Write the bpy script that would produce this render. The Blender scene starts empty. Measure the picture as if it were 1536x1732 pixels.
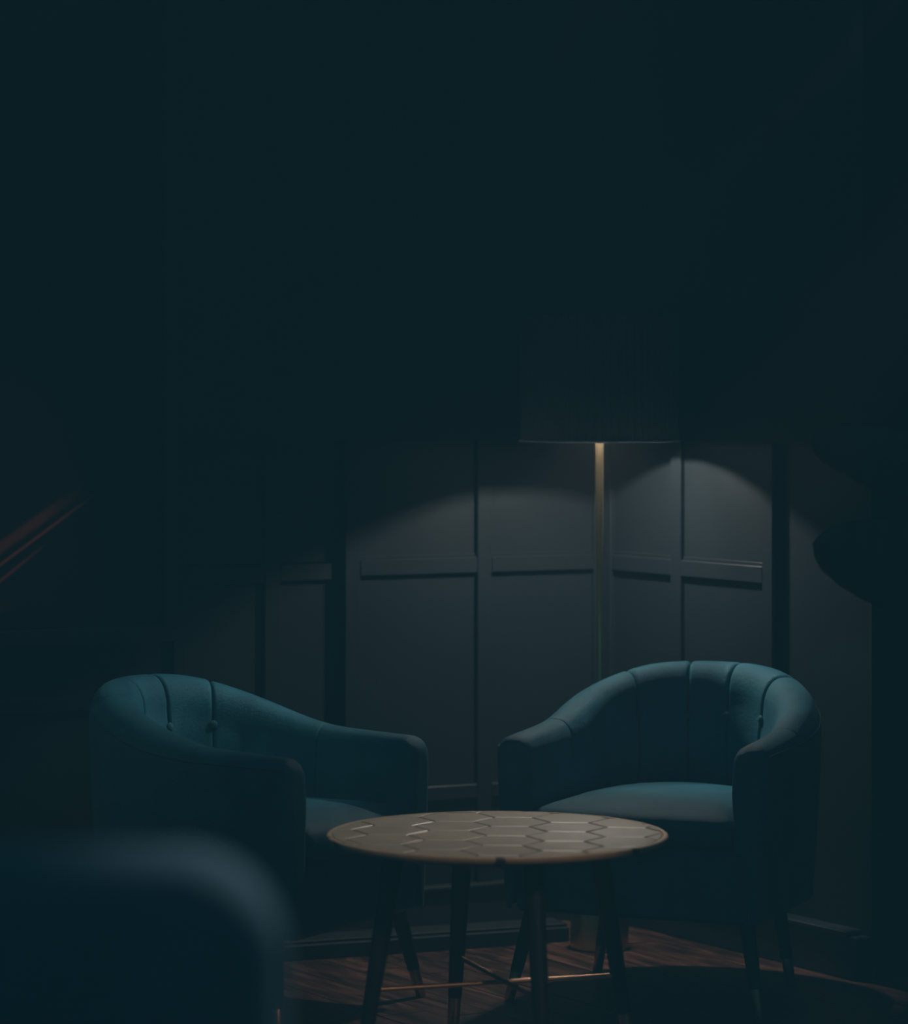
import bpy, bmesh, math, random
from mathutils import Vector, Matrix
random.seed(7)
PI = math.pi
SC = bpy.context.scene
COL = SC.collection

# ------------------------------------------------------------------ camera
F_PX, CAM_H, HORIZON = 5600.0, 1.35, 640.0
cd = bpy.data.cameras.new('camera')
cam = bpy.data.objects.new('camera', cd); COL.objects.link(cam)
cam.location = (0, 0, CAM_H); cam.rotation_euler = (PI / 2, 0, 0)
cd.sensor_fit = 'HORIZONTAL'; cd.sensor_width = 36.0
cd.lens = 36.0 * F_PX / 1536.0
cd.shift_y = -(866.0 - HORIZON) / 1536.0
cd.clip_start = 0.05; cd.clip_end = 100
cd.dof.use_dof = True; cd.dof.focus_distance = 7.15
cd.dof.aperture_fstop = cd.lens / 1000.0 / 0.048
SC.camera = cam

# ------------------------------------------------------------------ world: dim teal ambient, added to tint the haze and lift the blacks
w = bpy.data.worlds.new('world'); SC.world = w; w.use_nodes = True
bg = w.node_tree.nodes['Background']
bg.inputs[0].default_value = (0.0125, 0.050, 0.068, 1); bg.inputs[1].default_value = 1.0

# ------------------------------------------------------------------ unseen spots, without fixtures, for table, chairs and picture
def spot(name, loc, aim, power, half_deg, blend, radius, col):
    l = bpy.data.lights.new(name, 'SPOT'); l.energy = power; l.color = col
    l.spot_size = math.radians(2 * half_deg); l.spot_blend = blend; l.shadow_soft_size = radius
    o = bpy.data.objects.new(name, l); COL.objects.link(o); o.location = loc
    o.rotation_euler = (Vector(aim) - Vector(loc)).to_track_quat('-Z', 'Y').to_euler()
    return o
spot('unseen_overhead_spot', (0.30, 7.95, 2.75), (0.085, 6.53, 0.45), 98, 9.5, 0.55, 0.03, (1.0, 0.93, 0.84))  # unseen downlight inferred from the bright tabletop
spot('unseen_overhead_spot', (0.42, 7.84, 2.45), (-0.50, 7.14, 0.55), 34, 10, 0.8, 0.03, (1.0, 0.95, 0.88))  # added accent spot for the left armchair's seat and arms
spot('unseen_overhead_spot', (0.34, 8.0, 2.60), (0.56, 7.50, 0.66), 95, 8.5, 0.8, 0.03, (1.0, 0.96, 0.92))  # added accent spot that brightens the right armchair's back and wing
spot('added_side_spot', (1.0, 7.36, 2.20), (-0.66, 7.22, 0.56), 75, 8.5, 0.9, 0.03, (1.0, 0.97, 0.92))  # added side spot to light the left chair's back channels, no fixture
spot('added_warm_spot', (-2.20, 6.00, 2.20), (-0.64, 7.05, 0.58), 13, 8, 0.9, 0.04, (1.0, 0.88, 0.68))  # added spot from the left, lifts the left chair's near side
spot('added_warm_spot', (1.10, 3.90, 2.30), (0.08, 6.22, 0.42), 62, 5.2, 0.5, 0.04, (1.0, 0.68, 0.42))  # unseen warm spot added to light the table's front rim
spot('added_picture_spot', (-0.75, 6.55, 2.75), (-1.02, 7.64, 0.98), 12, 7, 1.0, 0.03, (1.0, 0.55, 0.38))  # added dim warm spot so the copper streaks show
spot('unseen_overhead_spot', (0.45, 3.20, 2.60), (-0.12, 2.46, 0.93), 70, 6.0, 1.0, 0.04, (0.95, 1.0, 1.0))  # added spot for the highlight on the foreground chair
LAMP_STRENGTH = 900.0
SC.cycles.adaptive_threshold = 0.02
SC.cycles.max_bounces = 6; SC.cycles.diffuse_bounces = 3; SC.cycles.glossy_bounces = 3; SC.cycles.transmission_bounces = 2; SC.cycles.volume_bounces = 0

SC.view_settings.view_transform = 'Standard'; SC.view_settings.look = 'None'
SC.view_settings.exposure = 0.0; SC.view_settings.gamma = 1.0
SC.view_settings.use_curve_mapping = False

# ------------------------------------------------------------------ helpers
def at(x, y, D):
    return Vector(((x - 768.0) / F_PX * D, D, CAM_H - (y - HORIZON) / F_PX * D))

def link(name, me, mat=None, parent=None, smooth=False):
    o = bpy.data.objects.new(name, me); COL.objects.link(o)
    if mat and not me.materials: me.materials.append(mat)
    if parent: o.parent = parent
    if smooth:
        me.polygons.foreach_set('use_smooth', [True] * len(me.polygons))
    return o

def obj(name, bm, mat=None, parent=None, smooth=False, sharp=None):
    bmesh.ops.recalc_face_normals(bm, faces=bm.faces)
    me = bpy.data.meshes.new(name); bm.to_mesh(me); bm.free()
    o = link(name, me, mat, parent, smooth)
    if sharp:
        me.set_sharp_from_angle(angle=math.radians(sharp))
    return o

def empty(name, loc, rz=0.0):
    o = bpy.data.objects.new(name, None); COL.objects.link(o)
    o.location = loc; o.rotation_euler = (0, 0, rz); o.empty_display_size = 0.1
    return o

def tag(o, label=None, cat=None, group=None, kind=None):
    if label: o['label'] = label
    if cat: o['category'] = cat
    if group: o['group'] = group
    if kind: o['kind'] = kind
    return o

def box_bm(x0, x1, y0, y1, z0, z1, bev=0.0, seg=1):
    bm = bmesh.new()
    bmesh.ops.create_cube(bm, size=1)
    for v in bm.verts:
        v.co = Vector(((x0 + x1) / 2 + v.co.x * (x1 - x0), (y0 + y1) / 2 + v.co.y * (y1 - y0), (z0 + z1) / 2 + v.co.z * (z1 - z0)))
    if bev > 0:
        bmesh.ops.bevel(bm, geom=bm.edges[:], offset=bev, segments=seg, affect='EDGES', profile=0.5)
    return bm

def lathe_bm(prof, n=40, bm=None, cx=0, cy=0):
    bm = bm or bmesh.new()
    rings = []
    for r, z in prof:
        if r < 1e-6:
            rings.append([bm.verts.new((cx, cy, z))])
        else:
            rings.append([bm.verts.new((cx + r * math.cos(2 * PI * i / n), cy + r * math.sin(2 * PI * i / n), z)) for i in range(n)])
    for a, b in zip(rings, rings[1:]):
        for i in range(n):
            j = (i + 1) % n
            if len(a) == 1 and len(b) == 1: continue
            if len(a) == 1: bm.faces.new((a[0], b[i], b[j]))
            elif len(b) == 1: bm.faces.new((a[i], a[j], b[0]))
            else: bm.faces.new((a[i], a[j], b[j], b[i]))
    return bm

def tube_bm(pts, rad, n=10, cap=True, bm=None):
    bm = bm or bmesh.new()
    pts = [Vector(p) for p in pts]
    rads = rad if isinstance(rad, (list, tuple)) else [rad] * len(pts)
    rings = []; up = Vector((0.123, 0.371, 0.92)).normalized()
    for i, p in enumerate(pts):
        d = (pts[min(i + 1, len(pts) - 1)] - pts[max(i - 1, 0)]).normalized()
        s = d.cross(up)
        if s.length < 1e-3: s = d.cross(Vector((1, 0, 0)))
        s.normalize(); t = s.cross(d).normalized()
        rings.append([bm.verts.new(p + (s * math.cos(2 * PI * k / n) + t * math.sin(2 * PI * k / n)) * rads[i]) for k in range(n)])
    for a, b in zip(rings, rings[1:]):
        for k in range(n):
            bm.faces.new((a[k], a[(k + 1) % n], b[(k + 1) % n], b[k]))
    if cap:
        bm.faces.new(rings[0]); bm.faces.new(rings[-1])
    return bm

# ------------------------------------------------------------------ materials
def newmat(name, base, rough=0.5, metal=0.0, **kw):
    m = bpy.data.materials.new(name); m.use_nodes = True
    b = m.node_tree.nodes['Principled BSDF']
    b.inputs['Base Color'].default_value = (*base, 1); b.inputs['Roughness'].default_value = rough
    b.inputs['Metallic'].default_value = metal
    for k, v in kw.items():
        b.inputs[k].default_value = v
    return m, m.node_tree.nodes, m.node_tree.links, b

def noise(N, L, scale, detail=4, rough=0.55, coord='Object', vec=None, sc=None):
    tc = N.new('ShaderNodeTexCoord'); out = tc.outputs[coord]
    if sc:
        mp = N.new('ShaderNodeMapping'); mp.inputs['Scale'].default_value = sc
        L.new(out, mp.inputs[0]); out = mp.outputs[0]
    n = N.new('ShaderNodeTexNoise'); n.inputs['Scale'].default_value = scale
    n.inputs['Detail'].default_value = detail; n.inputs['Roughness'].default_value = rough
    L.new(out, n.inputs['Vector'])
    return n

def ramp(N, L, src, stops):
    r = N.new('ShaderNodeValToRGB')
    while len(r.color_ramp.elements) < len(stops): r.color_ramp.elements.new(0.5)
    for e, (p, c) in zip(r.color_ramp.elements, stops):
        e.position = p; e.color = (*c, 1)
    L.new(src, r.inputs[0]); return r

def bump(N, L, b, src, strength, dist=0.002):
    bp = N.new('ShaderNodeBump'); bp.inputs['Strength'].default_value = strength; bp.inputs['Distance'].default_value = dist
    L.new(src, bp.inputs['Height']); L.new(bp.outputs[0], b.inputs['Normal'])

def velvet(name, c0, c1, sheen=(0.55, 0.85, 1.0), sw=0.16):
    m, N, L, b = newmat(name, c0, 0.44)
    n = noise(N, L, 11, 8, 0.72)
    r = ramp(N, L, n.outputs['Fac'], [(0.35, c0), (0.68, c1)])
    L.new(r.outputs[0], b.inputs['Base Color'])
    b.inputs['Sheen Weight'].default_value = sw; b.inputs['Sheen Roughness'].default_value = 0.45
    b.inputs['Sheen Tint'].default_value = (*sheen, 1)
    b.inputs['Specular IOR Level'].default_value = 0.14
    f = noise(N, L, 120, 6, 0.8)
    bump(N, L, b, f.outputs['Fac'], 0.7, 0.003)
    return m
M_VELVET = velvet('teal_velvet', (0.012, 0.11, 0.165), (0.03, 0.20, 0.26))
M_BLUE = velvet('blue_velvet', (0.15, 0.265, 0.33), (0.17, 0.29, 0.36), sw=0.1)
M_PIPE = velvet('teal_piping', (0.02, 0.12, 0.14), (0.025, 0.14, 0.16))

def paint(name, c, rough=0.42):
    m, N, L, b = newmat(name, c, rough)
    n = noise(N, L, 3.0, 4, 0.6)
    r = ramp(N, L, n.outputs['Fac'], [(0.3, tuple(x * 0.93 for x in c)), (0.7, tuple(x * 1.05 for x in c))])
    L.new(r.outputs[0], b.inputs['Base Color'])
    f = noise(N, L, 420, 2, 0.5); bump(N, L, b, f.outputs['Fac'], 0.12, 0.001)
    return m
M_WALL = paint('slate_paint', (0.0195, 0.0285, 0.0350))
M_DOOR = paint('door_paint', (0.02, 0.026, 0.03), 0.5)
M_PLINTH = paint('black_plinth_paint', (0.015, 0.02, 0.022), 0.7)

def plank_mat():
    m, N, L, b = newmat('dark_wood_floor', (0.10, 0.05, 0.03), 0.33)
    oi = N.new('ShaderNodeObjectInfo')
    tc = N.new('ShaderNodeTexCoord')
    mp = N.new('ShaderNodeMapping'); mp.inputs['Scale'].default_value = (1.2, 0.9, 1)
    L.new(tc.outputs['Object'], mp.inputs[0])
    ad = N.new('ShaderNodeVectorMath'); ad.operation = 'ADD'
    L.new(mp.outputs[0], ad.inputs[0]); 
    ml = N.new('ShaderNodeVectorMath'); ml.operation = 'SCALE'; ml.inputs[3].default_value = 9
    cmb = N.new('ShaderNodeCombineXYZ'); L.new(oi.outputs['Random'], cmb.inputs[0]); L.new(oi.outputs['Random'], cmb.inputs[2])
    L.new(cmb.outputs[0], ml.inputs[0]); L.new(ml.outputs[0], ad.inputs[1])
    n = N.new('ShaderNodeTexNoise'); n.inputs['Scale'].default_value = 4.5; n.inputs['Detail'].default_value = 7; n.inputs['Roughness'].default_value = 0.65
    L.new(ad.outputs[0], n.inputs['Vector'])
    r = ramp(N, L, n.outputs['Fac'], [(0.34, (0.032, 0.018, 0.014)), (0.52, (0.13, 0.058, 0.04)), (0.70, (0.34, 0.16, 0.11))])
    hs = N.new('ShaderNodeHueSaturation'); L.new(r.outputs[0], hs.inputs['Color'])
    mr = N.new('ShaderNodeMapRange'); mr.inputs[3].default_value = 0.7; mr.inputs[4].default_value = 1.3
    L.new(oi.outputs['Random'], mr.inputs[0]); L.new(mr.outputs[0], hs.inputs['Value'])
    L.new(hs.outputs[0], b.inputs['Base Color'])
    rr = N.new('ShaderNodeMapRange'); rr.inputs[3].default_value = 0.24; rr.inputs[4].default_value = 0.5
    L.new(n.outputs['Fac'], rr.inputs[0]); L.new(rr.outputs[0], b.inputs['Roughness'])
    bump(N, L, b, n.outputs['Fac'], 0.25, 0.002)
    return m
M_PLANK = plank_mat()
M_FLOORBASE = newmat('floor_base', (0.05, 0.04, 0.035), 0.7)[0]

def brass(name, c, rough):
    m, N, L, b = newmat(name, c, rough, 1.0)
    n = noise(N, L, 30, 3, 0.6, sc=(1, 1, 0.05))
    mr = N.new('ShaderNodeMapRange'); mr.inputs[3].default_value = rough * 0.8; mr.inputs[4].default_value = rough * 1.25
    L.new(n.outputs['Fac'], mr.inputs[0]); L.new(mr.outputs[0], b.inputs['Roughness'])
    return m
M_BRASS = brass('brushed_brass', (0.75, 0.56, 0.30), 0.3)
M_SATIN = brass('satin_brass', (0.85, 0.66, 0.40), 0.3)
M_SATIN.node_tree.nodes['Principled BSDF'].inputs['Metallic'].default_value = 0.8
M_COPPER = brass('copper_brass', (0.70, 0.42, 0.27), 0.36)

def blackwood():
    m, N, L, b = newmat('black_wood', (0.02, 0.022, 0.022), 0.4)
    n = noise(N, L, 12, 4, 0.6, sc=(4, 4, 0.5))
    r = ramp(N, L, n.outputs['Fac'], [(0.3, (0.015, 0.018, 0.018)), (0.7, (0.026, 0.026, 0.025))])
    L.new(r.outputs[0], b.inputs['Base Color']); return m
M_LEG = blackwood()

def stone(name, c0, c1, rough, sc=14, spots=False):
    m, N, L, b = newmat(name, c0, rough)
    n = noise(N, L, sc, 6, 0.65)
    r = ramp(N, L, n.outputs['Fac'], [(0.3, c0), (0.7, c1)])
    out = r.outputs[0]
    if spots:
        s = noise(N, L, 26, 2, 0.4)
        rs = ramp(N, L, s.outputs['Fac'], [(0.66, (1, 1, 1)), (0.72, (0.12, 0.09, 0.08))])
        mx = N.new('ShaderNodeMix'); mx.data_type = 'RGBA'; mx.blend_type = 'MULTIPLY'; mx.inputs[0].default_value = 1
        L.new(out, mx.inputs[6]); L.new(rs.outputs[0], mx.inputs[7]); out = mx.outputs[2]
    L.new(out, b.inputs['Base Color'])
    b.inputs['Specular IOR Level'].default_value = 0.35
    return m
M_TILE = stone('beige_stone_tile', (0.35, 0.285, 0.21), (0.46, 0.38, 0.285), 0.37)
M_RIM = stone('stone_rim', (0.50, 0.33, 0.21), (0.62, 0.42, 0.28), 0.4, 20, True)
M_GROUT = stone('table_grout', (0.05, 0.042, 0.034), (0.06, 0.05, 0.042), 0.8)

M_SHADE = paint('dark_shade_fabric', (0.05, 0.058, 0.06), 0.8)
M_RIMBAND = paint('grey_rim_tape', (0.28, 0.30, 0.31), 0.6)
M_BULB, _n, _l, _b = newmat('bulb_glass', (1, 1, 1), 0.4)
_b.inputs['Emission Color'].default_value = (1.0, 0.90, 0.80, 1); _b.inputs['Emission Strength'].default_value = LAMP_STRENGTH

def leafmat():
    m, N, L, b = newmat('dark_leaf', (0.08, 0.14, 0.11), 0.5)
    n = noise(N, L, 7, 4, 0.6)
    r = ramp(N, L, n.outputs['Fac'], [(0.3, (0.012, 0.03, 0.022)), (0.7, (0.02, 0.045, 0.03))])
    L.new(r.outputs[0], b.inputs['Base Color']); return m
M_LEAF = leafmat()
M_POT = stone('pot_glaze', (0.03, 0.033, 0.033), (0.05, 0.052, 0.052), 0.4)
M_SOIL = stone('potting_soil', (0.05, 0.035, 0.025), (0.09, 0.065, 0.05), 0.9, 40)
M_FRAME = paint('black_frame', (0.03, 0.036, 0.04), 0.45)

# ------------------------------------------------------------------ room geometry
CORNER = Vector((0.371, 8.317, 0))
RDIR = Vector((0.521, -0.853, 0)).normalized()      # along the right wall, towards the camera
LDIR = Vector((-0.895, -0.446, 0)).normalized()     # along the left wall, towards the camera
RNRM = Vector((-RDIR.y, RDIR.x, 0)); RNRM = RNRM if RNRM.dot(Vector((0, 0, 0)) - CORNER) > 0 else -RNRM
LNRM = Vector((-LDIR.y, LDIR.x, 0)); LNRM = LNRM if LNRM.dot(Vector((0, 0, 0)) - CORNER) > 0 else -LNRM

def tpix(x, d):
    k = (x - 768.0) / F_PX
    return (CORNER.x - k * CORNER.y) / (k * d.y - d.x)
def tR(x): return tpix(x, RDIR)
def tL(x): return tpix(x, LDIR)

def frame_matrix(o, d, n):
    m = Matrix.Identity(4)
    for i, v in enumerate((d, n, Vector((0, 0, 1)))):
        for k in range(3): m[k][i] = v[k]
    m.translation = o
    return m

def wall_root(name, d, n, t0, t1, label):
    """wall slab: local x along the wall, local y out into the room"""
    o = obj(name, box_bm(t0, t1, -0.16, -0.03, 0, 3.0), M_WALL)
    o.matrix_world = frame_matrix(CORNER, d, n)
    tag(o, kind='structure')
    return o

def piece(name, par, t0, t1, y0, y1, z0, z1, bev=0.0022, mat=None):
    return obj(name, box_bm(t0, t1, y0, y1, z0, z1, bev), mat or M_WALL, par)

RAIL0, RAIL1 = 0.871, 0.911
LOW0, LOW1 = 0.317, 0.352
PROUD = 0.013
WZ = 1.20

# ---- floor
floor = obj('floor', box_bm(-6, 4.5, -2.0, 9.5, -0.12, -0.014), M_FLOORBASE); tag(floor, kind='structure')
plank_me = None
ROWW = 0.113
ang = math.atan2(RDIR.y, RDIR.x)
for row in range(42):
    q0 = -row * ROWW - 0.002; qc = q0 - ROWW / 2
    a = 0.0863 * qc + 0.0
    first = True
    while a < 7.6:
        Ln = random.uniform(0.35, 1.2) if first else random.uniform(1.0, 1.7)
        first = False
        bm = None
        if plank_me is None:
            bm = box_bm(-0.5, 0.5, -0.5, 0.5, -0.5, 0.5)
            plank_me = bpy.data.meshes.new('floor_plank'); bm.to_mesh(plank_me); bm.free(); plank_me.materials.append(M_PLANK)
        p = bpy.data.objects.new('floor_plank', plank_me); COL.objects.link(p)
        c = CORNER + RDIR * (a + Ln / 2) + RNRM * (-qc)
        p.location = (c.x, c.y, -0.007 + random.uniform(-0.0006, 0.0006))
        p.rotation_euler = (random.uniform(-0.004, 0.004), 0, ang)
        p.scale = (Ln - 0.0025, ROWW - 0.003, 0.014)
        p.parent = floor
        a += Ln

# ---- right wall (panelled return)
wr = wall_root('wall_right', RDIR, RNRM, -0.2, tR(1467), 'right')
st = [(0.0, tR(1040)), (tR(1141), tR(1158)), (tR(1296), tR(1314))]
for a, b in st:
    piece('stile', wr, a, b, -0.03, PROUD, 0.10, WZ)
for (a, b) in [(st[0][1], st[1][0]), (st[1][1], st[2][0])]:
    for z0, z1 in ((RAIL0, RAIL1), (LOW0, LOW1)):
        piece('rail', wr, a, b, -0.03, PROUD - 0.001, z0, z1)
    for z0, z1 in ((0.10, LOW0), (LOW1, RAIL0), (RAIL1, WZ - 0.004)):
        piece('panel', wr, a - 0.004, b + 0.004, -0.03, 0.0, z0 - 0.004, z1 + 0.004, 0.0)
        if z0 == RAIL1: piece('bead', wr, a, b, 0.0, 0.004, z0, z0 + 0.008, 0.001)
piece('panel', wr, st[2][1] - 0.004, tR(1467), -0.06, -0.013, 0.06, WZ, 0.0)
piece('upper_wall', wr, 0.0, tR(1467), -0.03, PROUD, WZ, 3.0, 0.0)
bbR = obj('baseboard_right', box_bm(0.0, tR(1464), -0.03, 0.022, 0.0, 0.098, 0.003), M_WALL); bbR.matrix_world = frame_matrix(CORNER, RDIR, RNRM)
tag(bbR, kind='structure')
piece('cap_moulding', bbR, 0.0, tR(1450), -0.03, 0.034, 0.098, 0.110, 0.003)

# door in a deep reveal past the end of the panelling
T1 = tR(1467)
wre = obj('wall_right_far', box_bm(T1, T1 + 2.6, -0.30, -0.16, 0, 3.0), M_WALL); wre.matrix_world = frame_matrix(CORNER, RDIR, RNRM); tag(wre, kind='structure')
door = obj('door_1', box_bm(T1 + 0.005, T1 + 0.95, -0.16, -0.125, 0.004, 2.3, 0.003), M_DOOR); door.matrix_world = frame_matrix(CORNER, RDIR, RNRM); tag(door, kind='structure')
for z0, z1 in ((0.2, 0.95), (1.1, 2.15)):
    piece('door_panel', door, T1 + 0.13, T1 + 0.82, -0.125, -0.117, z0, z1, 0.004, M_DOOR)
piece('door_handle', door, T1 + 0.85, T1 + 0.90, -0.125, -0.07, 0.98, 1.02, 0.006, M_BRASS)

# ---- left wall
wl = wall_root('wall_left', LDIR, LNRM, -0.2, 4.2, 'left')
sl = [(0.0, tL(1001)), (tL(828), tL(804)), (tL(606), tL(580))]
for a, b in sl:
    piece('stile', wl, a, b, -0.03, PROUD, 0.10, WZ)
for (a, b) in [(sl[0][1], sl[1][0]), (sl[1][1], sl[2][0])]:
    for z0, z1 in ((RAIL0, RAIL1), (LOW0, LOW1)):
        piece('rail', wl, a, b, -0.03, PROUD - 0.001, z0, z1)
    for z0, z1 in ((0.10, LOW0), (LOW1, RAIL0), (RAIL1, WZ - 0.004)):
        piece('panel', wl, a - 0.004, b + 0.004, -0.03, 0.0, z0 - 0.004, z1 + 0.004, 0.0)
        if z0 == RAIL1: piece('bead', wl, a, b, 0.0, 0.004, z0, z0 + 0.008, 0.001)
# the section further left lies slightly back
BK = -0.022
sl2 = [(tL(478), tL(450)), (tL(318), tL(296))]
prev = sl[2][1]
for a, b in sl2:
    piece('stile', wl, a, b, -0.05, BK + PROUD, 0.10, WZ)
    for z0, z1 in ((RAIL0 - 0.008, RAIL1 - 0.008), (LOW0, LOW1)):
        piece('rail', wl, prev, a, -0.05, BK + PROUD - 0.001, z0, z1)
    for z0, z1 in ((0.10, LOW0), (LOW1, RAIL0), (RAIL1, WZ - 0.004)):
        piece('panel', wl, prev - 0.004, a + 0.004, -0.05, BK, z0 - 0.004, z1 + 0.004, 0.0)
    prev = b
piece('panel', wl, prev - 0.004, 4.2, -0.05, BK, 0.1, WZ, 0.0)
piece('upper_wall', wl, 0.0, 4.2, -0.03, PROUD, WZ, 3.0, 0.0)
piece('rail', wl, prev, 4.2, -0.03, BK + PROUD, 0.575, 0.608)
bbL = obj('baseboard_left', box_bm(0.0, 4.2, -0.06, 0.022, 0.0, 0.098, 0.003), M_PLINTH); bbL.matrix_world = frame_matrix(CORNER, LDIR, LNRM)
tag(bbL, kind='structure')
piece('cap_moulding', bbL, 0.0, 4.2, -0.03, 0.034, 0.098, 0.110, 0.003, M_PLINTH)
# low plinth step running in front of the left wall
p0, p1 = at(964, 1593, CAM_H * F_PX / (1593 - HORIZON)), at(495, 1626, CAM_H * F_PX / (1626 - HORIZON))
pd = (p1 - p0); pl = pd.length; pd.normalize()
pn = Vector((pd.y, -pd.x, 0)); pn = pn if pn.dot(-p0) > 0 else -pn
plinth = obj('trim_1', box_bm(0.0, 2.6, -0.10, 0.0, 0.0, 0.036, 0.003), M_PLINTH)
plinth.matrix_world = frame_matrix(Vector((p0.x, p0.y, 0)), pd, pn); tag(plinth, kind='structure')
piece('ledge', plinth, 0.0, 2.6, -0.10, -0.012, 0.036, 0.044, 0.003, M_PLINTH)

# ------------------------------------------------------------------ framed picture on the left wall
def picture():
    t0 = tL(268); t1 = t0 + 0.95; z0, z1 = 0.769, 2.45; fw = 0.036
    root = empty('framed_picture', (0, 0, 0)); root.matrix_world = frame_matrix(CORNER, LDIR, LNRM)
    tag(root, 'large dark picture with copper diagonal streaks in a black frame on left wall', 'picture')
    y0, y1 = PROUD + 0.001, 0.034
    def bar(pts):
        bm = bmesh.new()
        lo = [bm.verts.new((x, y0, z)) for x, z in pts]; hi = [bm.verts.new((x, y1, z)) for x, z in pts]
        bm.faces.new(lo); bm.faces.new(hi)
        for i in range(4): bm.faces.new((lo[i], lo[(i + 1) % 4], hi[(i + 1) % 4], hi[i]))
        bmesh.ops.bevel(bm, geom=bm.edges[:], offset=0.0012, segments=1, affect='EDGES')
        obj('frame_rail', bm, M_FRAME, root)
    i = [(t0, z0), (t1, z0), (t1, z1), (t0, z1)]
    o = [(t0 - fw, z0 - fw), (t1 + fw, z0 - fw), (t1 + fw, z1 + fw), (t0 - fw, z1 + fw)]
    for k in range(4):
        bar([o[k], o[(k + 1) % 4], i[(k + 1) % 4], i[k]])
    # slim gilt fillet inside the frame
    for a in ((t0, t0 + 0.002, z0, z1), (t1 - 0.002, t1, z0, z1), (t0, t1, z0, z0 + 0.002), (t0, t1, z1 - 0.002, z1)):
        obj('gilt_fillet', box_bm(a[0], a[1], y0, y1 - 0.014, a[2], a[3]), M_BRASS, root)
    # printed streaks: distance from slanting lines in the picture plane (object coordinates x, z)
    m, N, L, b = newmat('streak_print', (0.015, 0.018, 0.02), 0.6)
    tc = N.new('ShaderNodeTexCoord'); sp = N.new('ShaderNodeSeparateXYZ'); L.new(tc.outputs['Object'], sp.inputs[0])
    def math_(op, a, c):
        n = N.new('ShaderNodeMath'); n.operation = op
        for k, v in enumerate((a, c)):
            if isinstance(v, (int, float)): n.inputs[k].default_value = v
            else: L.new(v, n.inputs[k])
        return n.outputs[0]
    def P(x, y):
        t = tL(x); D = (CORNER + LDIR * t).y
        return t, CAM_H - (y - HORIZON) / F_PX * D
    tot = None
    for (ax, ay, bx, by, wd, amp) in ((-120, 1008, 140, 822, 0.012, 0.55), (-120, 1040, 168, 826, 0.004, 0.8), (-120, 1075, 90, 905, 0.004, 0.75), (-120, 1090, 22, 1015, 0.009, 0.9)):
        (xa, za), (xb, zb) = P(ax, ay), P(bx, by)
        dx, dz = xb - xa, zb - za; ln = math.hypot(dx, dz); dx /= ln; dz /= ln
        px = math_('SUBTRACT', sp.outputs[0], xa); pz = math_('SUBTRACT', sp.outputs[2], za)
        along = math_('ADD', math_('MULTIPLY', px, dx), math_('MULTIPLY', pz, dz))
        perp = math_('ABSOLUTE', math_('SUBTRACT', math_('MULTIPLY', px, dz), math_('MULTIPLY', pz, dx)), 0)
        mr = N.new('ShaderNodeMapRange'); mr.interpolation_type = 'SMOOTHSTEP'
        mr.inputs[1].default_value = wd * 1.6; mr.inputs[2].default_value = wd * 0.3; mr.inputs[3].default_value = 0; mr.inputs[4].default_value = amp
        L.new(perp, mr.inputs[0])
        me = N.new('ShaderNodeMapRange'); me.interpolation_type = 'SMOOTHSTEP'
        me.inputs[1].default_value = ln; me.inputs[2].default_value = ln - 0.16; me.inputs[3].default_value = 0; me.inputs[4].default_value = 1
        L.new(along, me.inputs[0])
        v = math_('MULTIPLY', mr.outputs[0], me.outputs[0])
        tot = v if tot is None else math_('MAXIMUM', tot, v)
    mx = N.new('ShaderNodeMix'); mx.data_type = 'RGBA'; L.new(tot, mx.inputs[0])
    mx.inputs[6].default_value = (0.015, 0.018, 0.02, 1); mx.inputs[7].default_value = (0.95, 0.24, 0.17, 1)
    L.new(mx.outputs[2], b.inputs['Base Color'])
    obj('print', box_bm(t0 + 0.001, t1 - 0.001, y0 - 0.0, y0 + 0.008, z0 + 0.001, z1 - 0.001), m, root)
picture()

# ------------------------------------------------------------------ tub armchairs
def interp(tab, x):
    x = abs(x)
    for (a, va), (b, vb) in zip(tab, tab[1:]):
        if x <= b:
            u = (x - a) / (b - a); u = max(0, min(1, u))
            return va + (vb - va) * u
    return tab[-1][1]

def tapered_leg(par, top, foot, r0, r1, tip, tipmat, name='leg'):
    top, foot = Vector(top), Vector(foot)
    k = tip / (top.z - foot.z); mid = foot.lerp(top, k)
    rm = r1 + (r0 - r1) * k
    lg = obj(name, tube_bm([top, top.lerp(mid, 0.5), mid], [r0, (r0 + rm) / 2, rm], 16), M_LEG, par, True, 40)
    low = foot + (mid - foot) * 0.04
    obj('brass_tip', tube_bm([mid, mid.lerp(foot, 0.03), low, foot], [rm * 0.9, rm * 0.93, r1 * 0.95, r1 * 0.8], 16), tipmat, lg, True, 40)
    return lg

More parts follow.
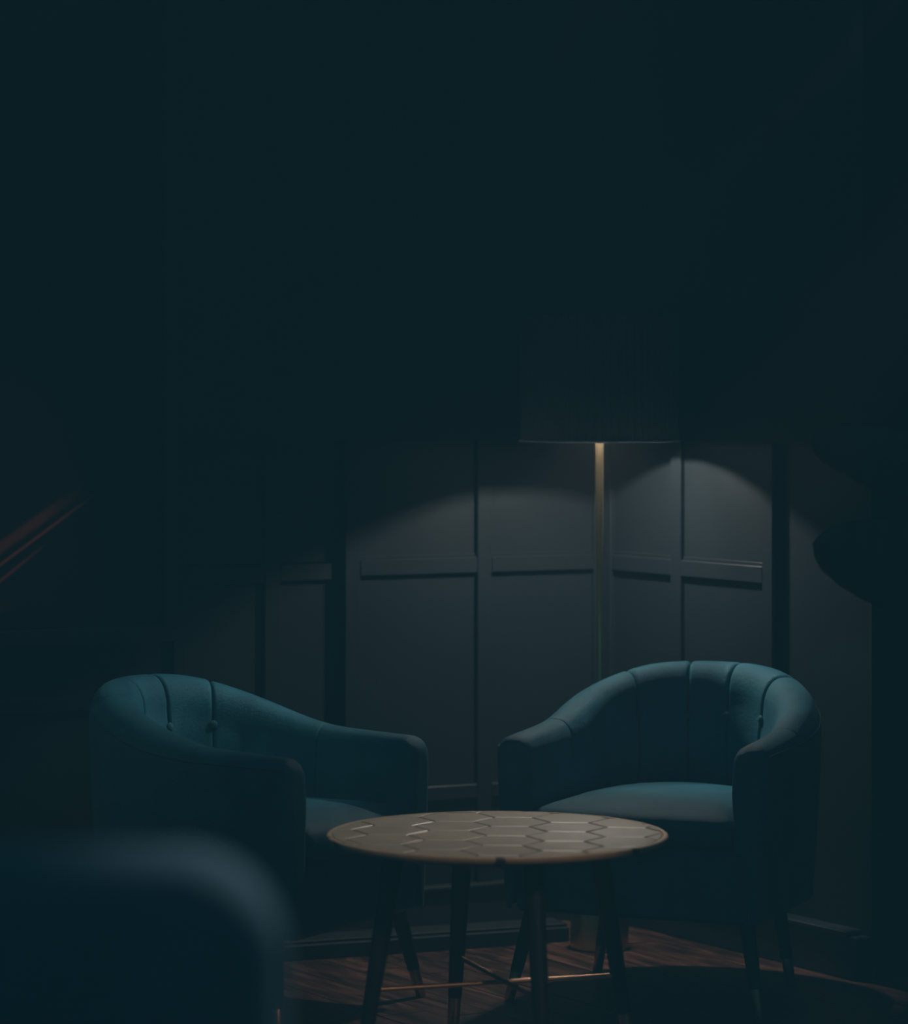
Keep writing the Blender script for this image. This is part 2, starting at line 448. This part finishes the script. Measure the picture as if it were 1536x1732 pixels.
def armchair(name, label, loc, facing_deg, W=0.5, hscale=1.0, back=0.25, fdepth=0.30, legs=None):
    rz = math.radians(facing_deg) - PI / 2
    root = empty(name, loc, rz)
    tag(root, label, 'armchair', 'teal velvet tub armchairs')
    hx, hy, yc = W / 2, back, -0.05
    # half path from back centre to the arm front
    P = []; 
    for i in range(0, 401):
        th = PI / 2 * i / 400
        P.append((hx * math.sin(th), yc - hy * math.cos(th)))
    for i in range(1, 201):
        P.append((hx, yc + (fdepth - yc) * i / 200))
    S = [0.0]
    for (x0, y0), (x1, y1) in zip(P, P[1:]): S.append(S[-1] + math.hypot(x1 - x0, y1 - y0))
    A = S[-1]; ka = A / 0.76
    def pos(a):
        s = min(abs(a), A); lo, hi = 0, len(S) - 1
        while hi - lo > 1:
            m = (lo + hi) // 2
            if S[m] <= s: lo = m
            else: hi = m
        u = (s - S[lo]) / (S[hi] - S[lo])
        x = P[lo][0] + (P[hi][0] - P[lo][0]) * u; y = P[lo][1] + (P[hi][1] - P[lo][1]) * u
        dx, dy = P[hi][0] - P[lo][0], P[hi][1] - P[lo][1]; l = math.hypot(dx, dy)
        n = Vector((dy / l, -dx / l))
        if a < 0: return Vector((-x, y)), Vector((-n.x, n.y))
        return Vector((x, y)), n
    HT = [(0, .702), (.10, .700), (.17, .692), (.23, .677), (.30, .655), (.42, .614), (.50, .592), (.56, .585), (.76, .575)]
    HT = [(a * ka, h * hscale) for a, h in HT]
    def hraw(a): return interp(HT, a)
    def h(a): return sum(hraw(abs(a) + d) for d in (-.03, -.015, 0, .015, .03)) / 5 if abs(a) < A - 0.04 else hraw(a)
    TI = [(0, .066), (.25 * ka, .070), (.38 * ka, .066), (.52 * ka, .046), (.76 * ka, .040)]
    TO = [(0, .042), (.76 * ka, .038)]
    RR = [(0, .078), (.2 * ka, .082), (.38 * ka, .085), (.54 * ka, .048), (.76 * ka, .036)]
    ZB, ZI = 0.205, 0.34
    NI, NA, NO = 16, 18, 8
    SPLIT = math.radians(22)
    def section(a, di=0.0, dt=0.0):
        """list of (offset, z) : inner bottom -> top -> split, split -> outer bottom"""
        ti, to, rr = interp(TI, a) - di, interp(TO, a) - di, interp(RR, a)
        hh = h(a) - dt
        inner = []
        for i in range(NI):
            z = ZI + (hh - rr - ZI) * i / NI
            u = max(0.0, (z - 0.42) / max(0.05, hh - rr - 0.42))
            inner.append((-ti - 0.010 * math.sin(PI * min(1, u)) * (1 if abs(a) < .45 * ka else .4), z))
        m, wd = (to - ti) / 2, (to + ti) / 2
        def arc(th):
            c, s = math.cos(th), math.sin(th)
            return (m + wd * math.copysign(abs(c) ** 0.85, c), hh - rr + rr * abs(s) ** 0.85)
        top = [arc(PI + (SPLIT - PI) * i / NA) for i in range(NA + 1)]
        outer = [arc(SPLIT * (1 - i / 3)) for i in range(4)]
        for i in range(1, NO + 1):
            z = (hh - rr) + (ZB - (hh - rr)) * i / NO
            outer.append((to - 0.020 * (i / NO) ** 1.3, z))
        return inner + top, outer
    def place(a, o, z):
        p, n = pos(a); return Vector((p.x + n.x * o, p.y + n.y * o, z))
    def skin(bm, rows):
        vr = [[bm.verts.new(p) for p in r] for r in rows]
        for r0, r1 in zip(vr, vr[1:]):
            for i in range(len(r0) - 1):
                bm.faces.new((r0[i], r0[i + 1], r1[i + 1], r1[i]))
        return vr
    RF, RS = 0.034, 0.011
    def q(d, R): return 0.0 if d >= R else R - math.sqrt(max(0.0, R * R - (R - d) ** 2))
    def samples(a0, a1, e0, e1):
        n = max(8, int((a1 - a0) / 0.012)); xs = [a0 + (a1 - a0) * i / n for i in range(n + 1)]
        for R, base, sg in ((e0, a0, 1), (e1, a1, -1)):
            xs += [base + sg * R * f for f in (0.01, 0.04, .1, .2, .35, .55, .8)]
        return sorted(x for x in set(xs) if a0 <= x <= a1)
    def inset(a, a0, a1, e0, e1):
        d0, d1 = a - a0, a1 - a
        di = dt = 0.0
        for d, e in ((d0, e0), (d1, e1)):
            if e == RF: di = max(di, q(d, 0.020)); dt = max(dt, q(d, RF))
            else: di = max(di, q(d, e)); dt = max(dt, q(d, e))
        return di, dt
    KS = 0.004
    seams = [-A, -.51 * ka, -.215 * ka, -.062 * ka, .062 * ka, .215 * ka, .51 * ka, A]
    names = ['arm_pad', 'wing_pad', 'back_channel', 'back_channel', 'back_channel', 'wing_pad', 'arm_pad']
    for k, nm in enumerate(names):
        a0, a1 = seams[k], seams[k + 1]
        e0 = RF if k == 0 else (KS if k in (1, 6) else RS); e1 = RF if k == 6 else (KS if k in (0, 5) else RS)
        rows = []
        for a in samples(a0, a1, e0, e1):
            di, dt = inset(a, a0, a1, e0, e1)
            rows.append([place(a, o, z) for o, z in section(a, di, dt)[0]])
        bm = bmesh.new(); skin(bm, rows)
        obj(nm, bm, M_VELVET, root, True)
    # outer shell
    bm = bmesh.new(); rows = []; crease = []
    for a in samples(-A, A, RF, RF):
        di, dt = inset(a, -A, A, RF, RF)
        inn, out = section(a, di, dt)
        rows.append([place(a, o, z) for o, z in out]); crease.append(place(a, out[0][0] + 0.001, out[0][1]))
    skin(bm, rows); shell = obj('outer_shell', bm, M_VELVET, root, True)
    obj('piping', tube_bm(crease[6:-6], 0.0022, 6), M_PIPE, shell, True)
    # arm front panels with welt
    for sg in (-1, 1):
        inn, out = section(A, 0.020, RF)
        pts = [place(sg * A, o, z) for o, z in inn + out[1:]]
        bm = bmesh.new(); bm.faces.new([bm.verts.new(p) for p in pts])
        fp = obj('arm_front', bm, M_VELVET, root)
    # seat base and cushion
    def plan(off, yf, n=60):
        pts = []
        for i in range(n + 1):
            a = -A + 2 * A * i / n
            p, nn = pos(a); ti = interp(TI, a)
            v = Vector((p.x - nn.x * (ti + off), p.y - nn.y * (ti + off)))
            v.y = min(v.y, yf); pts.append(v)
        return pts
    pl = plan(-0.03, fdepth - 0.012)
    bm = bmesh.new()
    rings = []
    for ins, z in ((0.012, 0.198), (0.0, 0.206), (0.0, 0.352), (0.012, 0.360)):
        rings.append([bm.verts.new((p.x * (1 - ins * 2), p.y * (1 - ins * 2), z)) for p in pl])
    for r0, r1 in zip(rings, rings[1:]):
        for i in range(len(pl)):
            j = (i + 1) % len(pl); bm.faces.new((r0[i], r0[j], r1[j], r1[i]))
    bm.faces.new(rings[0]); bm.faces.new(rings[-1])
    obj('seat_base', bm, M_VELVET, root, True, 35)
    pl = plan(0.001, fdepth - 0.004)
    # dense front edge so that the cushion's corners stay round
    nf = 16; f0, f1 = pl[-1], pl[0]
    for i in range(1, nf):
        u = i / nf; v = f0.lerp(f1, u); v.y += 0.012 * math.sin(PI * u); pl.append(v)
    cy = 0.03
    bm = bmesh.new(); rings = []
    for s, z in ((.95, .352), (.985, .358), (1.0, .372), (1.0, .392), (.99, .404), (.965, .415), (.92, .424), (.82, .433), (.62, .441), (.35, .445), (.1, .446)):
        rings.append([bm.verts.new((p.x * s, cy + (p.y - cy) * s, z)) for p in pl])
    for r0, r1 in zip(rings, rings[1:]):
        for i in range(len(pl)):
            j = (i + 1) % len(pl); bm.faces.new((r0[i], r0[j], r1[j], r1[i]))
    bm.faces.new(rings[-1]); bm.faces.new(rings[0])
    cu = obj('seat_cushion', bm, M_VELVET, root, True)
    # buttons at the channel seams
    for a in (-.215, -.062, .062, .215):
        p, n = pos(a * ka); c = place(a * ka, -interp(TI, a * ka) - 0.004, 0.585)
        bm = bmesh.new(); bmesh.ops.create_uvsphere(bm, u_segments=14, v_segments=8, radius=0.0095)
        for v in bm.verts:
            v.co = Vector((v.co.x, v.co.y, v.co.z * 0.5))
        rot = Vector((-n.x, -n.y, 0)).to_track_quat('Z', 'Y').to_matrix()
        for v in bm.verts: v.co = rot @ v.co + c
        obj('button', bm, M_PIPE, root, True)
    L = legs or [(0.285, 0.275), (-0.285, 0.275), (0.23, -0.125), (-0.23, -0.125)]
    for (lx, ly) in L:
        tx, ty = lx * 0.84, (ly - 0.04 if ly > 0 else ly + 0.0)
        tapered_leg(root, (tx, ty, 0.215), (lx, ly, 0.0), 0.0185, 0.0115, 0.062, M_COPPER)
    return root

armchair('armchair', 'teal velvet tub armchair facing the camera, right of the round table', (0.4885, 7.326, 0), math.degrees(math.atan2(-0.92, -0.39)), 0.54)
armchair('armchair', 'teal velvet tub armchair turned sideways, left of the round table', (-0.452, 7.12, 0), -30.0, 0.5, 0.995)

# ------------------------------------------------------------------ round table with hexagon tiles
def round_table():
    C = at(841, 1409, 6.55); HT, R = C.z, 0.3385
    root = empty('round_table', (C.x, C.y, 0))
    tag(root, 'low round coffee table with beige hexagon stone tiles and black splayed legs', 'table')
    prof = [(0, HT - 0.0145), (R - 0.012, HT - 0.0145), (R - 0.003, HT - 0.012), (R, HT - 0.007), (R - 0.001, HT - 0.002), (R - 0.004, HT), (R - 0.010, HT), (R - 0.0115, HT - 0.0016), (0, HT - 0.0016)]
    top = obj('tabletop', lathe_bm(prof, 120), M_RIM, root, True, 30)
    obj('grout_bed', lathe_bm([(R - 0.0118, HT - 0.0014), (0, HT - 0.0014)], 90), M_GROUT, top)
    # hexagon tiles clipped to the circle
    s = 0.078; rot = math.radians(-4); RT = R - 0.0125
    def clip(poly):
        out = []
        K = 72
        for k in range(K):
            th = 2 * PI * k / K; nx, ny = math.cos(th), math.sin(th); new = []
            for i in range(len(poly)):
                p, q = poly[i], poly[(i + 1) % len(poly)]
                dp, dq = p.x * nx + p.y * ny - RT, q.x * nx + q.y * ny - RT
                if dp <= 0: new.append(p)
                if (dp <= 0) != (dq <= 0): new.append(p.lerp(q, dp / (dp - dq)))
            poly = new
            if len(poly) < 3: return []
        return poly
    for i in range(-4, 5):
        for j in range(-5, 6):
            cx, cy = i * 1.5 * s + 0.02, (j + 0.5 * (i % 2)) * math.sqrt(3) * s + 0.03
            hexa = []
            for k in range(6):
                a = PI / 3 * k; x, y = cx + (s - 0.0026) * math.cos(a), cy + (s - 0.0026) * math.sin(a)
                hexa.append(Vector((x * math.cos(rot) - y * math.sin(rot), x * math.sin(rot) + y * math.cos(rot))))
            poly = clip(hexa)
            if len(poly) < 3: continue
            ar = abs(sum(poly[k].x * poly[(k + 1) % len(poly)].y - poly[(k + 1) % len(poly)].x * poly[k].y for k in range(len(poly)))) / 2
            if ar < 3e-4: continue
            c = sum(poly, Vector((0, 0))) / len(poly)
            sx, sy = random.uniform(-0.005, 0.005), random.uniform(-0.005, 0.005)
            bm = bmesh.new(); lo, mi, hi = [], [], []
            for p in poly:
                zt = HT + 0.0002 + (p.x - c.x) * sx + (p.y - c.y) * sy
                d = (p - c); pi_ = c + d * (1 - 0.0026 / max(d.length, 0.01))
                lo.append(bm.verts.new((p.x, p.y, HT - 0.0025))); mi.append(bm.verts.new((p.x, p.y, zt - 0.0011))); hi.append(bm.verts.new((pi_.x, pi_.y, zt)))
            n = len(poly)
            for a, b in ((lo, mi), (mi, hi)):
                for k in range(n): bm.faces.new((a[k], a[(k + 1) % n], b[(k + 1) % n], b[k]))
            bm.faces.new(hi)
            obj('hexagon_tile', bm, M_TILE, top)
    # under-frame ring, legs, crossed stretchers
    obj('under_frame', lathe_bm([(0.0, HT - 0.034), (0.235, HT - 0.034), (0.245, HT - 0.030), (0.245, HT - 0.0145), (0, HT - 0.0145)], 64), M_LEG, root, True, 30)
    base = math.atan2(0.08, 0.244)
    ends = []
    for k in range(4):
        a = base + k * PI / 2; d = Vector((math.cos(a), math.sin(a), 0))
        tapered_leg(root, d * 0.212 + Vector((0, 0, HT - 0.028)), d * 0.282, 0.0215, 0.0125, 0.08, M_COPPER)
        u = (0.155 + (0.008 if k % 2 else 0)) / (HT - 0.028); ends.append(d * (0.282 + (0.212 - 0.282) * u) + Vector((0, 0, 0.155 + (0.010 if k % 2 else 0))))
    for k in (0, 1):
        obj('stretcher', tube_bm([ends[k], ends[k].lerp(ends[k + 2], 0.5), ends[k + 2]], 0.0048, 12), M_COPPER, root, True, 40)
round_table()

# ------------------------------------------------------------------ floor lamp in the corner
def floor_lamp():
    LX, LY = 0.345, 7.85
    root = empty('floor_lamp', (LX, LY, 0))
    tag(root, 'brass floor lamp with dark pleated drum shade standing in the corner', 'floor lamp')
    ZR = 1.20
    obj('base', lathe_bm([(0, 0), (0.067, 0), (0.069, 0.003), (0.069, 0.166), (0.067, 0.170), (0.02, 0.172), (0, 0.172)], 64), M_BRASS, root, True, 30)
    obj('pole', lathe_bm([(0.0125, 0.171), (0.0125, 0.185), (0.0068, 0.19), (0.0068, 0.90), (0.0076, 0.905), (0.0076, 0.915), (0.0082, 0.93), (0.0096, 1.0), (0.0098, 1.300), (0, 1.300)], 28), M_SATIN, root, True, 30)
    obj('lamp_head', lathe_bm([(0, 1.3005), (0.046, 1.3005), (0.047, 1.302), (0.046, 1.318), (0.02, 1.328), (0, 1.329)], 32), M_BRASS, root, True, 30)
    obj('light_disc', lathe_bm([(0, 1.3000), (0.032, 1.3000), (0.032, 1.3006)], 32), M_BULB, root)
    # pleated drum shade, closed on top
    n = 240; ZT = ZR + 0.30
    bm = bmesh.new(); rings = []
    for (r, z, pl) in ((0.180, ZR + 0.002, 0.0), (0.180, ZT - 0.006, 0.0)):
        rings.append([bm.verts.new((r * math.cos(2 * PI * i / n), r * math.sin(2 * PI * i / n), z)) for i in range(n)])
    out = []
    for z in (ZR + 0.002, ZT):
        rg = []
        for i in range(n):
            r = 0.1875 + (0.0 if (i // 2) % 2 else -0.004)
            rg.append(bm.verts.new((r * math.cos(2 * PI * i / n), r * math.sin(2 * PI * i / n), z)))
        out.append(rg)
    def quad(a, b):
        for i in range(n): bm.faces.new((a[i], a[(i + 1) % n], b[(i + 1) % n], b[i]))
    quad(rings[0], rings[1]); quad(out[0], out[1]); quad(rings[0], out[0])
    bm.faces.new(rings[1]); bm.faces.new(out[1])
    sh = obj('lamp_shade', bm, M_SHADE, root)
    obj('rim_band', lathe_bm([(0.179, ZR), (0.1915, ZR), (0.1915, ZR + 0.0045), (0.179, ZR + 0.0045), (0.179, ZR)], 96), M_RIMBAND, sh, True, 30)
    for k in range(3):
        a = 2 * PI * k / 3 + 0.4
        obj('spider_arm', tube_bm([(0.0, 0.0, ZR + 0.048), (0.179 * math.cos(a), 0.179 * math.sin(a), ZR + 0.06)], 0.002, 6), M_BRASS, sh)
floor_lamp()

# ------------------------------------------------------------------ big-leaved plant at the right
def plant():
    PX, PY = 1.12, 6.62
    root = empty('potted_plant', (PX, PY, 0))
    tag(root, 'dark broad-leaved potted plant reaching in from the right edge', 'plant')
    pot = obj('pot', lathe_bm([(0, 0), (0.12, 0), (0.13, 0.01), (0.155, 0.30), (0.16, 0.31), (0.15, 0.315), (0.143, 0.30), (0.14, 0.27), (0, 0.27)], 40), M_POT, root, True, 35)
    obj('soil', lathe_bm([(0.1405, 0.271), (0.07, 0.282), (0, 0.285)], 32), M_SOIL, root, True)
    def leaf(tip, base, wid, droop, notches, seed, face):
        """blade from base to tip (world), facing direction 'face'"""
        rnd = random.Random(seed)
        tip, base = Vector(tip), Vector(base); off = Vector((PX, PY, 0))
        ax = tip - base; ln = ax.length; ax.normalize()
        face = Vector(face); side = face.cross(ax).normalized(); nrm = ax.cross(side).normalized()
        n, mcount = 44, 6
        bm = bmesh.new(); rows = []
        for i in range(n + 1):
            u = i / n
            wv = wid * (math.sin(PI * min(1, 0.10 + 0.90 * u ** 0.9) ) ** 0.55) if u < 1 else 0.0
            wv = wid * max(0.0, (1 - u ** 3.2)) ** 0.5 * min(1.0, 0.35 + u * 2.2)
            row = []
            for j in range(-mcount, mcount + 1):
                v = j / mcount; ww = wv
                for (nu, sd) in notches:
                    if v * sd > 0 and abs(u - nu) < 0.012: ww *= 0.86
                bow = -0.16 * wid * abs(v) ** 1.5 + 0.004 * math.sin(u * 60) * abs(v)
                p = base + ax * (u * ln) + side * (v * ww) + nrm * (bow + droop * math.sin(PI * u) * ln)
                row.append(bm.verts.new(p - off))
            rows.append(row)
        for r0, r1 in zip(rows, rows[1:]):
            for k in range(2 * mcount): bm.faces.new((r0[k], r0[k + 1], r1[k + 1], r1[k]))
        bmesh.ops.remove_doubles(bm, verts=bm.verts, dist=1e-5)
        o = obj('leaf', bm, M_LEAF, root, True)
        md = o.modifiers.new('thickness', 'SOLIDIFY'); md.thickness = 0.0016
        mid = [base + ax * (u / 12 * ln * 0.97) + nrm * (droop * math.sin(PI * u / 12) * ln + 0.001) - off for u in range(13)]
        obj('midrib', tube_bm(mid, [0.005 * (1 - 0.8 * u / 12) for u in range(13)], 6), M_LEAF, o, True)
        # petiole down to the pot
        s0 = Vector((rnd.uniform(-.03, .03), rnd.uniform(-.03, .03), 0.27)); e = base - off
        c1 = Vector((s0.x * 2, s0.y * 2, e.z * 0.8))
        pts = [s0 * (1 - t) ** 2 + c1 * 2 * t * (1 - t) + e * t * t for t in [k / 10 for k in range(11)]]
        obj('stalk', tube_bm(pts, [0.009 - 0.004 * k / 10 for k in range(11)], 8), M_LEAF, root, True)
    D = 6.55
    leaf(at(1378, 918, D), at(1700, 1015, D + 0.05), 0.098, 0.05, [(0.955, -1), (0.90, -1), (0.97, -1)], 1, (0.05, -1, 0.15))
    leaf(at(1372, 742, D + 0.1), at(1700, 842, D + 0.05), 0.075, 0.09, [(0.8, 1)], 2, (0.05, -1, 0.2))
    leaf((1.55, 6.35, 1.25), (1.2, 6.58, 0.95), 0.10, 0.08, [(0.6, 1)], 3, (0.2, -0.6, 0.8))
    leaf((1.10, 6.1, 1.15), (1.14, 6.5, 0.95), 0.09, 0.10, [(0.7, -1)], 4, (0.7, -0.1, 0.7))
plant()

# ------------------------------------------------------------------ out-of-focus high-back chair close to the camera
def near_chair():
    D = 2.42
    xr = (484 - 768) / F_PX * D; zt = CAM_H - (1428 - HORIZON) / F_PX * D
    Wd = 0.47
    root = empty('high_back_chair', (xr - Wd / 2, D, 0), math.radians(-4))
    tag(root, 'blurred blue velvet high-back chair seen from behind in the lower left foreground', 'chair')
    # back: rounded slab outline extruded with soft edges
    def outline(ins, r):
        pts = []; x1 = Wd / 2 - ins; z1 = zt - ins; z0 = 0.40 + ins; r = max(0.004, r - ins)
        for cx, cz, a0 in ((x1 - r, z1 - r, 0), (-x1 + r, z1 - r, PI / 2), (-x1 + r, z0 + r, PI), (x1 - r, z0 + r, 1.5 * PI)):
            for k in range(9):
                a = a0 + PI / 2 * k / 8; pts.append((cx + r * math.cos(a), cz + r * math.sin(a)))
        return pts
    T = 0.075; R = 0.034; bm = bmesh.new(); rings = []
    for k in range(9):
        a = PI * k / 8; ins = R * (1 - math.sin(a)); y = -math.cos(a) * R + (T / 2 - R) * (-1 if k < 4 else 1) if k != 4 else None
        if k == 4:
            for yy in (-(T / 2 - R), (T / 2 - R)):
                rings.append([bm.verts.new((x, yy, z)) for x, z in outline(0, 0.075)])
            continue
        rings.append([bm.verts.new((x, y, z)) for x, z in outline(ins, 0.075)])
    for r0, r1 in zip(rings, rings[1:]):
        for i in range(len(r0)): bm.faces.new((r0[i], r0[(i + 1) % len(r0)], r1[(i + 1) % len(r0)], r1[i]))
    bm.faces.new(rings[0]); bm.faces.new(rings[-1])
    obj('backrest', bm, M_BLUE, root, True, 60)
    obj('seat', box_bm(-Wd / 2, Wd / 2, 0.03, 0.48, 0.40, 0.49, 0.03, 4), M_BLUE, root, True, 60)
    for sx in (-1, 1):
        for ly, ty in ((0.44, 0.42), (-0.05, 0.02)):
            tapered_leg(root, (sx * 0.195, ty, 0.41), (sx * 0.205, ly, 0.0), 0.02, 0.013, 0.06, M_COPPER)
near_chair()

# ------------------------------------------------------------------ thin haze volume added to lift the blacks evenly
hm = bpy.data.materials.new('black_lift_haze'); hm.use_nodes = True
hn = hm.node_tree.nodes; hn.clear()
ho = hn.new('ShaderNodeOutputMaterial'); hv = hn.new('ShaderNodeVolumeScatter')
hv.inputs['Color'].default_value = (1, 1, 1, 1); hv.inputs['Density'].default_value = 0.06; hv.inputs['Anisotropy'].default_value = -0.92
hm.node_tree.links.new(hv.outputs[0], ho.inputs['Volume'])
haze = obj('haze', box_bm(-5.8, 4.3, -1.8, 9.3, -0.05, 3.2), hm)
tag(haze, 'thin haze volume added to lift the blacks to teal', 'haze', kind='stuff')
